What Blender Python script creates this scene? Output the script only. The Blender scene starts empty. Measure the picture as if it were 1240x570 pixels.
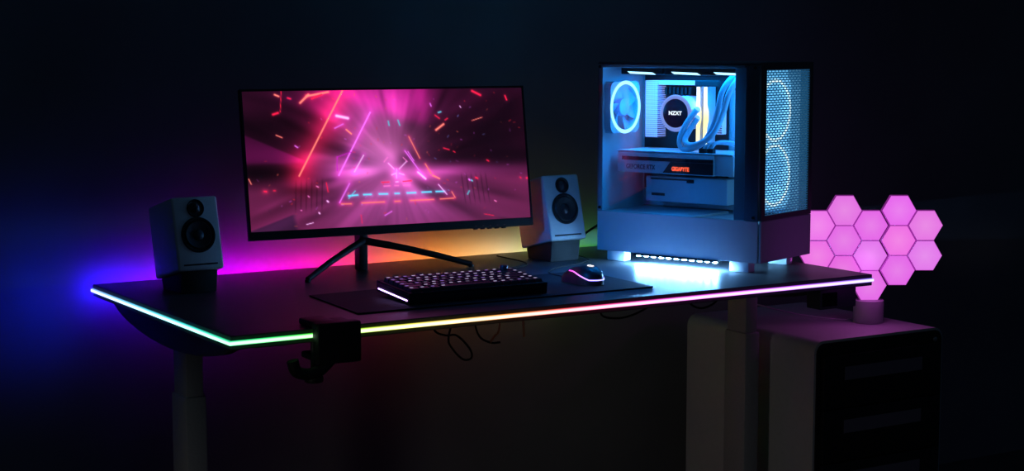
import bpy, bmesh, math, random
import numpy as np
from mathutils import Matrix, Vector, Euler
random.seed(7)
C = bpy.context.scene.collection
PI = math.pi
R_ = math.radians

# ------------------------------------------------------------------ helpers
def srgb(r, g, b):
    f = lambda c: c / 12.92 if c <= 0.04045 else ((c + 0.055) / 1.055) ** 2.4
    return (f(r), f(g), f(b))

def mat(name, col, rough=0.5, metal=0.0, emis=None, es=0.0, noise=0.0, nscale=40.0, bump=0.0, bscale=200.0, spec=0.5):
    m = bpy.data.materials.new(name); m.use_nodes = True
    nt = m.node_tree; b = nt.nodes['Principled BSDF']
    b.inputs['Base Color'].default_value = (*col, 1)
    b.inputs['Roughness'].default_value = rough
    b.inputs['Metallic'].default_value = metal
    b.inputs['Specular IOR Level'].default_value = spec
    if emis is not None:
        b.inputs['Emission Color'].default_value = (*emis, 1)
        b.inputs['Emission Strength'].default_value = es
    if noise > 0 or bump > 0:
        tc = nt.nodes.new('ShaderNodeTexCoord')
    if noise > 0:
        n = nt.nodes.new('ShaderNodeTexNoise'); n.inputs['Scale'].default_value = nscale; n.inputs['Detail'].default_value = 5
        nt.links.new(tc.outputs['Object'], n.inputs['Vector'])
        r = nt.nodes.new('ShaderNodeValToRGB')
        r.color_ramp.elements[0].position = 0.3; r.color_ramp.elements[1].position = 0.7
        r.color_ramp.elements[0].color = (*[c * (1 - noise) for c in col], 1)
        r.color_ramp.elements[1].color = (*[min(1, c * (1 + noise)) for c in col], 1)
        nt.links.new(n.outputs['Fac'], r.inputs['Fac']); nt.links.new(r.outputs['Color'], b.inputs['Base Color'])
    if bump > 0:
        n2 = nt.nodes.new('ShaderNodeTexNoise'); n2.inputs['Scale'].default_value = bscale; n2.inputs['Detail'].default_value = 4
        nt.links.new(tc.outputs['Object'], n2.inputs['Vector'])
        bp = nt.nodes.new('ShaderNodeBump'); bp.inputs['Strength'].default_value = bump; bp.inputs['Distance'].default_value = 0.01
        nt.links.new(n2.outputs['Fac'], bp.inputs['Height']); nt.links.new(bp.outputs['Normal'], b.inputs['Normal'])
    return m

def emit(name, col, s):
    return mat(name, (0.02, 0.02, 0.02), 0.5, 0, col, s)

def attr_emit(name, attr, strength, gloss=False):
    m = bpy.data.materials.new(name); m.use_nodes = True
    nt = m.node_tree; b = nt.nodes['Principled BSDF']
    b.inputs['Base Color'].default_value = (0.01, 0.01, 0.01, 1); b.inputs['Roughness'].default_value = 0.3
    a = nt.nodes.new('ShaderNodeAttribute'); a.attribute_name = attr
    nt.links.new(a.outputs['Color'], b.inputs['Emission Color'])
    b.inputs['Emission Strength'].default_value = strength
    return m

def glass(name, tint, refl=0.08):
    m = bpy.data.materials.new(name); m.use_nodes = True
    nt = m.node_tree; nt.nodes.clear()
    o = nt.nodes.new('ShaderNodeOutputMaterial'); t = nt.nodes.new('ShaderNodeBsdfTransparent'); g = nt.nodes.new('ShaderNodeBsdfGlossy')
    t.inputs['Color'].default_value = (*tint, 1); g.inputs['Roughness'].default_value = 0.03
    f = nt.nodes.new('ShaderNodeFresnel'); f.inputs['IOR'].default_value = 1.45
    x = nt.nodes.new('ShaderNodeMixShader')
    nt.links.new(f.outputs['Fac'], x.inputs['Fac']); nt.links.new(t.outputs['BSDF'], x.inputs[1]); nt.links.new(g.outputs['BSDF'], x.inputs[2])
    nt.links.new(x.outputs['Shader'], o.inputs['Surface'])
    return m

class MB:
    """collects shapes into one bmesh"""
    def __init__(s): s.bm = bmesh.new(); s.mi = 0
    def _add(s, bm2, M=None):
        if M is not None: bm2.transform(M)
        for f in bm2.faces: f.material_index = s.mi
        me = bpy.data.meshes.new('tmp'); bm2.to_mesh(me); bm2.free()
        s.bm.from_mesh(me); bpy.data.meshes.remove(me)
        return s
    def box(s, x0, x1, y0, y1, z0, z1, bev=0.0, seg=2, M=None):
        b = bmesh.new()
        bmesh.ops.create_cube(b, size=1, matrix=Matrix.Translation(((x0+x1)/2, (y0+y1)/2, (z0+z1)/2)) @ Matrix.Diagonal((abs(x1-x0), abs(y1-y0), abs(z1-z0), 1)))
        if bev > 0: bmesh.ops.bevel(b, geom=list(b.edges), offset=bev, segments=seg, profile=0.5, affect='EDGES')
        return s._add(b, M)
    def cyl(s, p0, p1, r0, r1=None, seg=32, bev=0.0, caps=True):
        p0 = Vector(p0); p1 = Vector(p1); d = p1 - p0; r1 = r0 if r1 is None else r1
        b = bmesh.new()
        bmesh.ops.create_cone(b, cap_ends=caps, segments=seg, radius1=r0, radius2=r1, depth=d.length)
        if bev > 0:
            ed = [e for e in b.edges if any(len(f.verts) > 4 for f in e.link_faces)]
            bmesh.ops.bevel(b, geom=ed, offset=bev, segments=2, profile=0.5, affect='EDGES')
        q = Vector((0, 0, 1)).rotation_difference(d.normalized()).to_matrix().to_4x4()
        return s._add(b, Matrix.Translation((p0 + p1) / 2) @ q)
    def prism(s, poly, axis, a, b_, bev=0.0):
        """poly 2D extruded along axis: 'x' -> (y,z), 'y' -> (x,z), 'z' -> (x,y)"""
        b = bmesh.new()
        def P(q, t): return {'x': (t, q[0], q[1]), 'y': (q[0], t, q[1]), 'z': (q[0], q[1], t)}[axis]
        v0 = [b.verts.new(P(q, a)) for q in poly]; v1 = [b.verts.new(P(q, b_)) for q in poly]
        b.faces.new(v0); b.faces.new(v1[::-1]); n = len(poly)
        for i in range(n): b.faces.new((v0[i], v1[i], v1[(i+1) % n], v0[(i+1) % n]))
        bmesh.ops.recalc_face_normals(b, faces=list(b.faces))
        if bev > 0: bmesh.ops.bevel(b, geom=list(b.edges), offset=bev, segments=2, profile=0.5, affect='EDGES')
        return s._add(b)
    def tube(s, pts, r, seg=10, sub=6, smooth=True):
        pts = [Vector(p) for p in pts]
        if smooth and len(pts) > 2:
            out = []; P = [2*pts[0]-pts[1]] + pts + [2*pts[-1]-pts[-2]]
            for i in range(1, len(P)-2):
                for k in range(sub):
                    t = k / sub; a, b, c, d = P[i-1], P[i], P[i+1], P[i+2]
                    out.append(0.5*((2*b)+(c-a)*t+(2*a-5*b+4*c-d)*t*t+(3*b-a-3*c+d)*t**3))
            out.append(pts[-1]); pts = out
        b = bmesh.new(); rings = []; n = len(pts)
        up = Vector((0, 0, 1)); t0 = (pts[1]-pts[0]).normalized()
        if abs(t0.dot(up)) > 0.95: up = Vector((1, 0, 0))
        nrm = t0.cross(up).normalized()
        for i, p in enumerate(pts):
            t = (pts[min(i+1, n-1)] - pts[max(i-1, 0)]).normalized()
            nrm = (nrm - t*nrm.dot(t)).normalized(); bi = t.cross(nrm)
            rr = r(i/(n-1)) if callable(r) else r
            rings.append([b.verts.new(p + rr*(math.cos(2*PI*k/seg)*nrm + math.sin(2*PI*k/seg)*bi)) for k in range(seg)])
        for i in range(n-1):
            for k in range(seg): b.faces.new((rings[i][k], rings[i][(k+1) % seg], rings[i+1][(k+1) % seg], rings[i+1][k]))
        b.faces.new(rings[0][::-1]); b.faces.new(rings[-1])
        bmesh.ops.recalc_face_normals(b, faces=list(b.faces))
        return s._add(b)
    def torus(s, c, axis, R, r, seg=48, rs=10, flat=1.0):
        """ring round axis; flat scales the section along the axis"""
        b = bmesh.new(); rings = []
        for i in range(seg):
            a = 2*PI*i/seg
            rings.append([b.verts.new(((R+r*math.cos(2*PI*k/rs))*math.cos(a), (R+r*math.cos(2*PI*k/rs))*math.sin(a), flat*r*math.sin(2*PI*k/rs))) for k in range(rs)])
        for i in range(seg):
            for k in range(rs):
                b.faces.new((rings[i][k], rings[(i+1) % seg][k], rings[(i+1) % seg][(k+1) % rs], rings[i][(k+1) % rs]))
        bmesh.ops.recalc_face_normals(b, faces=list(b.faces))
        q = Vector((0, 0, 1)).rotation_difference(Vector(axis).normalized()).to_matrix().to_4x4()
        return s._add(b, Matrix.Translation(c) @ q)
    def lathe(s, prof, c, axis, seg=48):
        """prof: (radius, height along axis)"""
        b = bmesh.new(); rings = []
        for (r, h) in prof:
            if r < 1e-6: rings.append([b.verts.new((0, 0, h))])
            else: rings.append([b.verts.new((r*math.cos(2*PI*k/seg), r*math.sin(2*PI*k/seg), h)) for k in range(seg)])
        for i in range(len(rings)-1):
            A, B = rings[i], rings[i+1]
            for k in range(seg):
                k2 = (k+1) % seg
                if len(A) == 1 and len(B) == 1: continue
                if len(A) == 1: b.faces.new((A[0], B[k2], B[k]))
                elif len(B) == 1: b.faces.new((A[k], A[k2], B[0]))
                else: b.faces.new((A[k], A[k2], B[k2], B[k]))
        bmesh.ops.recalc_face_normals(b, faces=list(b.faces))
        q = Vector((0, 0, 1)).rotation_difference(Vector(axis).normalized()).to_matrix().to_4x4()
        return s._add(b, Matrix.Translation(c) @ q)
    def quad(s, pts):
        b = bmesh.new(); b.faces.new([b.verts.new(p) for p in pts]); return s._add(b)
    def text(s, string, size, M, extrude=0.0, squash=1.0, bold=0.0):
        cu = bpy.data.curves.new('t', 'FONT'); cu.body = string; cu.size = size; cu.extrude = extrude
        cu.align_x = 'CENTER'; cu.align_y = 'CENTER'; cu.offset = bold
        o = bpy.data.objects.new('t', cu); C.objects.link(o)
        dg = bpy.context.evaluated_depsgraph_get()
        me = bpy.data.meshes.new_from_object(o.evaluated_get(dg))
        b = bmesh.new(); b.from_mesh(me); bpy.data.objects.remove(o); bpy.data.curves.remove(cu); bpy.data.meshes.remove(me)
        return s._add(b, M @ Matrix.Diagonal((squash, 1, 1, 1)))

def obj(name, mb, mats, parent=None, frame=None, smooth=None, label=None):
    """one mesh object; shape given in world space, or in `frame`; kept in its thing's own space"""
    bm = mb.bm
    if frame is not None: bm.transform(frame)
    if parent is not None:
        root = parent
        while root.parent: root = root.parent
        bm.transform(root.matrix_basis.inverted())
    me = bpy.data.meshes.new(name); bm.normal_update(); bm.to_mesh(me); bm.free()
    for m in (mats if isinstance(mats, (list, tuple)) else [mats]): me.materials.append(m)
    if smooth is not None:
        me.polygons.foreach_set('use_smooth', [True]*len(me.polygons))
        me.set_sharp_from_angle(angle=R_(smooth))
    o = bpy.data.objects.new(name, me); C.objects.link(o)
    if parent is not None: o.parent = parent
    if label: o['label'] = label
    return o

def thing(name, label, cat, M=None, group=None):
    o = bpy.data.objects.new(name, None); C.objects.link(o); o.empty_display_size = 0.05
    if M is not None: o.matrix_basis = M
    o['label'] = label; o['category'] = cat
    if group: o['group'] = group
    return o

def tag(o, label, cat, group=None):
    o['label'] = label; o['category'] = cat
    if group: o['group'] = group
    return o

def single(name, mb, mats, label, cat, loc, smooth=None, group=None):
    """a thing that is one mesh, origin at loc"""
    mb.bm.transform(Matrix.Translation(loc).inverted())
    o = obj(name, mb, mats, smooth=smooth); o.location = loc
    return tag(o, label, cat, group)

def struct(name, mb, m):
    o = obj(name, mb, m); o['kind'] = 'structure'; return o

def TR(x, y, z, rz=0, rx=0): return Matrix.Translation((x, y, z)) @ Matrix.Rotation(rz, 4, 'Z') @ Matrix.Rotation(rx, 4, 'X')

def lamp(name, kind, loc, energy, col, size=0.1, target=None, size_y=None, spot=None, blend=0.5):
    l = bpy.data.lights.new(name, kind); l.energy = energy; l.color = col
    if kind == 'AREA':
        l.size = size
        if size_y: l.shape = 'RECTANGLE'; l.size_y = size_y
    else: l.shadow_soft_size = size
    if kind == 'SPOT': l.spot_size = spot; l.spot_blend = blend
    o = bpy.data.objects.new(name, l); C.objects.link(o); o.location = loc
    if target is not None:
        o.rotation_euler = (Vector(target) - Vector(loc)).to_track_quat('-Z', 'Y').to_euler()
    return o

# ------------------------------------------------------------------ camera
cam = bpy.data.cameras.new('camera'); co = bpy.data.objects.new('camera', cam); C.objects.link(co)
cam.sensor_width = 36; cam.lens = 2051.67 * 36 / 1240; cam.clip_end = 60; cam.clip_start = 0.05
co.location = (-1.11084, -2.72995, 1.24425)
co.rotation_euler = (PI/2 - 0.11248, 0.0009, -0.55327)
bpy.context.scene.camera = co
vs = bpy.context.scene.view_settings; vs.view_transform = 'Standard'; vs.look = 'None'; vs.exposure = 0; vs.gamma = 1
W, D, T = 1.5076, 0.7589, 0.74

# ------------------------------------------------------------------ materials
M = {}
M['wall'] = mat('plaster_wall', (0.17, 0.17, 0.175), 0.9, noise=0.12, nscale=3.0, bump=0.12, bscale=14, spec=0.1)
M['floor'] = mat('dark_floor', (0.06, 0.055, 0.05), 0.6, noise=0.2, nscale=8)
M['desk'] = mat('black_desk_laminate', (0.075, 0.077, 0.082), 0.40, noise=0.1, nscale=120, bump=0.02, bscale=600, spec=0.35)
M['edge'] = mat('black_edge_band', (0.05, 0.05, 0.055), 0.45)
M['steel'] = mat('grey_powder_steel', (0.28, 0.28, 0.28), 0.5, noise=0.05, nscale=200)
M['dark_steel'] = mat('dark_powder_steel', (0.05, 0.05, 0.052), 0.5)
M['black'] = mat('black_plastic', (0.015, 0.015, 0.016), 0.5, noise=0.1, nscale=80, spec=0.2)
M['black_soft'] = mat('black_rubber', (0.012, 0.012, 0.012), 0.7)
M['mat_cloth'] = mat('black_mat_cloth', (0.022, 0.022, 0.024), 0.75, noise=0.2, nscale=900, bump=0.05, bscale=1500, spec=0.25)
M['white_case'] = mat('white_case_paint', (0.52, 0.53, 0.55), 0.45, noise=0.02, nscale=60)
M['white'] = mat('white_satin', (0.72, 0.72, 0.72), 0.35, noise=0.02, nscale=60)
M['white_sleeve'] = mat('white_tube_sleeve', (0.50, 0.50, 0.55), 0.6, noise=0.12, nscale=700)
M['pcb'] = mat('dark_circuit_board', (0.004, 0.004, 0.006), 0.6, noise=0.4, nscale=120)
M['cab'] = mat('grey_cabinet_steel', (0.42, 0.41, 0.41), 0.5, noise=0.03, nscale=60)
M['black_front'] = mat('black_drawer_front', (0.008, 0.008, 0.010), 0.6, noise=0.1, nscale=100, spec=0.25)
M['recess'] = mat('grey_recessed_pull', (0.13, 0.11, 0.15), 0.6)
M['glass'] = glass('tempered_glass', (0.90, 0.94, 0.97))
M['cone'] = mat('black_speaker_cone', (0.016, 0.016, 0.018), 0.45, noise=0.1, nscale=100)
M['gold'] = mat('grey_metal', (0.35, 0.35, 0.36), 0.35, metal=0.8)
M['cable'] = mat('black_cable', (0.015, 0.015, 0.015), 0.7, spec=0.15)
M['cable_b'] = mat('copper_cable', (0.35, 0.13, 0.07), 0.5)
M['ring_w'] = emit('white_blue_ring', (0.22, 0.62, 1.0), 3.0)
M['bar_w'] = emit('cool_white_bar', (0.38, 0.75, 1.0), 2.6)
M['led'] = emit('cool_white_led', (0.18, 0.50, 1.0), 3600)
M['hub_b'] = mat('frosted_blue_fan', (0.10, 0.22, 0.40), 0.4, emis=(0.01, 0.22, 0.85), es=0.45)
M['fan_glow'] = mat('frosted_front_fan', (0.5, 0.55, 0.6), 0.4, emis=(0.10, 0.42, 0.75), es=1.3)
M['fan_frame_glow'] = mat('glow_painted_fan_frame', (0.6, 0.6, 0.62), 0.4, emis=(0.14, 0.46, 0.75), es=1.3)  # blue light on the frame painted in as emission
M['ring_f'] = emit('front_ring', (0.62, 0.93, 1.0), 1.6)
M['pump'] = mat('lavender_glow_pump_shell', (0.7, 0.7, 0.75), 0.35, emis=(0.25, 0.30, 0.85), es=0.35)  # shell's lavender glow painted in as emission
M['pump_ring'] = emit('lavender_pump_ring', (0.30, 0.38, 0.95), 0.8)
M['display'] = mat('black_round_display', (0.006, 0.006, 0.01), 0.15)
M['txt_w'] = emit('white_text', (1, 1, 1), 1.4)
M['txt_red'] = emit('orange_red_text', (1.0, 0.10, 0.03), 1.5)
M['txt_dark'] = mat('dark_blue_print', (0.03, 0.04, 0.07), 0.4)
M['io_w'] = mat('glow_painted_heatsink', (0.72, 0.72, 0.78), 0.45, emis=(0.40, 0.48, 0.85), es=0.35)  # light on these board parts painted in as emission

# ------------------------------------------------------------------ setting
struct('floor', MB().box(-6, 8, -6, 1.1, -0.1, 0), M['floor'])
struct('wall_back', MB().box(-6, 8, 0.803, 1.0, 0, 3.2), M['wall'])
# ------------------------------------------------------------------ standing desk
desk = thing('standing_desk', 'black sit-stand desk edged with a glowing rainbow light strip, carrying the monitor and computer', 'desk', Matrix.Translation((W/2, D/2, 0)))
obj('tabletop', MB().box(0, W, 0, D, T-0.025, T, 0.0015), [M['desk']], desk)
for lx in (0.065, 1.455):
    leg = obj('leg', MB().box(lx-0.022, lx+0.022, 0.34, 0.42, 0.02, 0.565, 0.005), M['steel'], desk, smooth=40)
    obj('inner_column', MB().box(lx-0.018, lx+0.018, 0.345, 0.415, 0.5, 0.69, 0.004), M['steel'], leg, smooth=40)
    obj('foot', MB().prism([(0.06, 0.0), (0.70, 0.0), (0.70, 0.012), (0.44, 0.03), (0.32, 0.03), (0.06, 0.012)], 'x', lx-0.035, lx+0.035, 0.003), M['steel'], leg, smooth=40)
    ys = [0.06 + i*(0.70-0.06)/20 for i in range(21)]
    arc = [(y, 0.7145 - 0.055*math.sin(PI*min(1, max(0, (y-0.05)/0.66)))**0.55) for y in ys]
    obj('side_bracket', MB().prism([(0.05, 0.7149)] + [(0.05, 0.708)] + arc[1:-1] + [(0.71, 0.708), (0.71, 0.7149)], 'x', lx-0.040, lx-0.024), M['dark_steel'], desk)
obj('crossbar', MB().box(0.087, 1.433, 0.352, 0.408, 0.672, 0.7149, 0.003), M['dark_steel'], desk)
cb = obj('control_box', MB().box(1.375, 1.480, 0.020, 0.065, 0.668, 0.7149, 0.003), mat('grey_box_plastic', (0.10, 0.10, 0.12), 0.5), desk, smooth=40)
obj('display', MB().box(1.381, 1.422, 0.017, 0.0199, 0.675, 0.705, 0.001), M['display'], cb)

def strip(name, path, cols, out_n, half, prot, core_gain, core_mix, strength, label):
    """silicone light strip: path points (x,y), colour per point; small curved section with a bright middle"""
    sec = [(0.0, -half), (prot*0.6, -half*0.85), (prot, -half*0.42), (prot, half*0.42), (prot*0.6, half*0.85), (0.0, half)]
    bm = bmesh.new(); lay = bm.verts.layers.float_color.new('led_colour'); rows = []
    for (p, c, n) in zip(path, cols, out_n):
        row = []
        for j, (o_, z) in enumerate(sec):
            v = bm.verts.new((p[0]+n[0]*(o_+0.0002), p[1]+n[1]*(o_+0.0002), T-0.0125+z))
            if j in (2, 3): cc = [(a*(1-core_mix)+core_mix)*core_gain for a in c]
            else: cc = [a*(1.15 if core_mix else 0) for a in c] if j in (1, 4) else [a*(0.5 if core_mix else 0) for a in c]
            v[lay] = (*cc, 1); row.append(v)
        rows.append(row)
    for i in range(len(rows)-1):
        for j in range(len(sec)-1): bm.faces.new((rows[i][j], rows[i+1][j], rows[i+1][j+1], rows[i][j+1]))
    bmesh.ops.recalc_face_normals(bm, faces=list(bm.faces))
    mb = MB(); mb.bm.free(); mb.bm = bm
    return obj(name, mb, attr_emit(name+'_glow', 'led_colour', strength), desk, label=label)

def lerp_cols(keys, t):
    for (a, ca), (b, cb_) in zip(keys, keys[1:]):
        if t <= b:
            f = 0 if b == a else max(0, (t-a)/(b-a)); return [x*(1-f)+y*f for x, y in zip(ca, cb_)]
    return list(keys[-1][1])
# left edge (back corner to front corner), then the front edge
KL = [(0.0, (0.25, 0.45, 1.0)), (0.35, (0.12, 0.65, 1.0)), (0.75, (0.03, 0.85, 0.75)), (1.0, (0.02, 0.9, 0.35))]
KF = [(0.0, (0.02, 0.9, 0.30)), (0.14, (0.02, 0.85, 0.04)), (0.24, (0.45, 0.9, 0.03)), (0.33, (0.85, 0.85, 0.06)), (0.45, (1.0, 0.62, 0.12)), (0.58, (1.0, 0.30, 0.05)),
      (0.70, (1.0, 0.06, 0.10)), (0.82, (1.0, 0.03, 0.35)), (0.98, (0.85, 0.05, 0.75)), (1.15, (0.7, 0.06, 0.95)), (1.32, (0.45, 0.07, 1.0)), (1.51, (0.25, 0.16, 1.0))]
pth = []; cl = []; nn = []
for i in range(25): pth.append((0, D-0.002-(D-0.002)*i/24)); cl.append(lerp_cols(KL, i/24)); nn.append((-1, 0))
nn[-1] = (-1, -1)
for i in range(1, 61): pth.append((W*i/60, 0)); cl.append(lerp_cols(KF, W*i/60)); nn.append((0, -1))
strip('light_strip', pth, cl, nn, 0.0044, 0.005, 1.7, 0.52, 1.0, 'rainbow light strip along the left and front edges')
KB = [(0, (0.03, 0.01, 2.0)), (0.06, (0.08, 0.01, 2.0)), (0.14, (0.22, 0.005, 1.8)), (0.25, (0.55, 0.0, 1.5)), (0.36, (1.0, 0.0, 1.2)), (0.48, (1.25, 0.0, 0.75)), (0.58, (1.25, 0.01, 0.36)), (0.66, (1.25, 0.07, 0.14)), (0.75, (1.35, 0.22, 0.04)),
      (0.86, (1.35, 0.42, 0.07)), (0.98, (1.15, 0.62, 0.20)), (1.07, (0.85, 0.68, 0.36)), (1.14, (0.40, 0.55, 0.10)), (1.22, (0.12, 0.50, 0.01)), (1.30, (0.02, 0.20, 0.03)), (1.40, (0.0, 0.06, 0.07)), (1.51, (0.0, 0.03, 0.05))]
pb = [(W*i/60, D) for i in range(61)]
strip('light_strip', pb, [lerp_cols(KB, p[0]) for p in pb], [(0, 1)]*61, 0.004, 0.0004, 1.0, 0.0, 100.0, 'rainbow light strip along the back edge facing the wall')

# ------------------------------------------------------------------ clamp-on headphone hook
cl_ = thing('headphone_clamp', 'black clamp with hook and screw gripping the desk front edge over the light strip', 'clamp', Matrix.Translation((0.194, -0.02, 0.66)))
mb = MB()
mb.box(0.151, 0.237, -0.034, -0.0075, 0.678, 0.7525, 0.004)
mb.box(0.153, 0.200, -0.02, 0.055, T+0.0004, T+0.0125, 0.004)
mb.box(0.200, 0.235, -0.02, 0.045, T+0.0004, T+0.0085, 0.003)
mb.box(0.160, 0.225, -0.02, 0.060, 0.678, 0.690, 0.003)
obj('clamp_body', mb, M['black'], cl_, smooth=40)
obj('hook', MB().tube([(0.180, -0.022, 0.684), (0.160, -0.022, 0.668), (0.135, -0.022, 0.663), (0.113, -0.022, 0.670), (0.106, -0.022, 0.690)], lambda t: 0.0105, seg=14), M['black'], cl_, smooth=60)
sc = obj('screw', MB().cyl((0.163, 0.012, 0.644), (0.163, 0.012, 0.7146), 0.0055, seg=16), M['dark_steel'], cl_, smooth=40)
obj('knob', MB().cyl((0.163, 0.012, 0.640), (0.163, 0.012, 0.650), 0.017, seg=24, bev=0.002), M['black'], sc, smooth=40)

# ------------------------------------------------------------------ desk mat
dm = MB().prism([(0.314, 0.354), (0.294, 0.095), (0.974, 0.087), (0.990, 0.372)], 'z', T+0.0002, T+0.0032, 0.0008)
single('desk_mat', dm, M['mat_cloth'], 'wide black cloth desk mat under the keyboard and mouse', 'desk mat', (0.643, 0.23, T))
TM = T + 0.0033

# ------------------------------------------------------------------ monitor
MX, MY, MZ, MA, MT, MW, MH = 0.6283, 0.57, 0.83, -0.0698, 0.1526, 0.6822, 0.3227
mon = thing('monitor', 'black ultrawide monitor on a thin V-shaped stand showing a pink neon tunnel', 'monitor', TR(0.60, 0.62, T, MA))
F = TR(MX, MY, MZ, MA, -MT)
mb = MB(); mb.box(-MW/2, MW/2, 0.0, 0.012, 0.0, MH, 0.002)
hs = obj('housing', mb, M['black'], mon, F, smooth=40)
mb = MB(); mb.prism([(-MW/2+0.03, 0.04), (MW/2-0.03, 0.04), (MW/2-0.03, MH-0.03), (-MW/2+0.03, MH-0.03)], 'y', 0.012, 0.018); mb.box(-0.17, 0.17, 0.016, 0.046, 0.05, 0.25, 0.012)
obj('back_shell', mb, M['black'], hs, F, smooth=40)
mb = MB(); CH = 0.0185
mb.box(-MW/2, MW/2, -0.0035, 0.0005, 0, CH, 0.001); mb.box(-MW/2, -MW/2+0.005, -0.0022, 0.0005, CH, MH, 0.0005); mb.box(MW/2-0.005, MW/2, -0.0022, 0.0005, CH, MH, 0.0005); mb.box(-MW/2, MW/2, -0.0022, 0.0005, MH-0.005, MH, 0.0005)
obj('bezel', mb, M['black'], mon, F)
for k in range(5): obj('button', MB().box(0.19+0.018*k, 0.198+0.018*k, -0.003, 0.006, -0.003, 0.001, 0.0008), M['black'], mon, F)
for k in range(5): obj('button_mark', MB().box(0.192+0.018*k, 0.196+0.018*k, -0.0039, -0.0034, 0.004, 0.0055), mat('dim_red_mark', (0.10, 0.03, 0.03), 0.5, emis=(1, .1, .1), es=0.03), mon, F)
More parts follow.
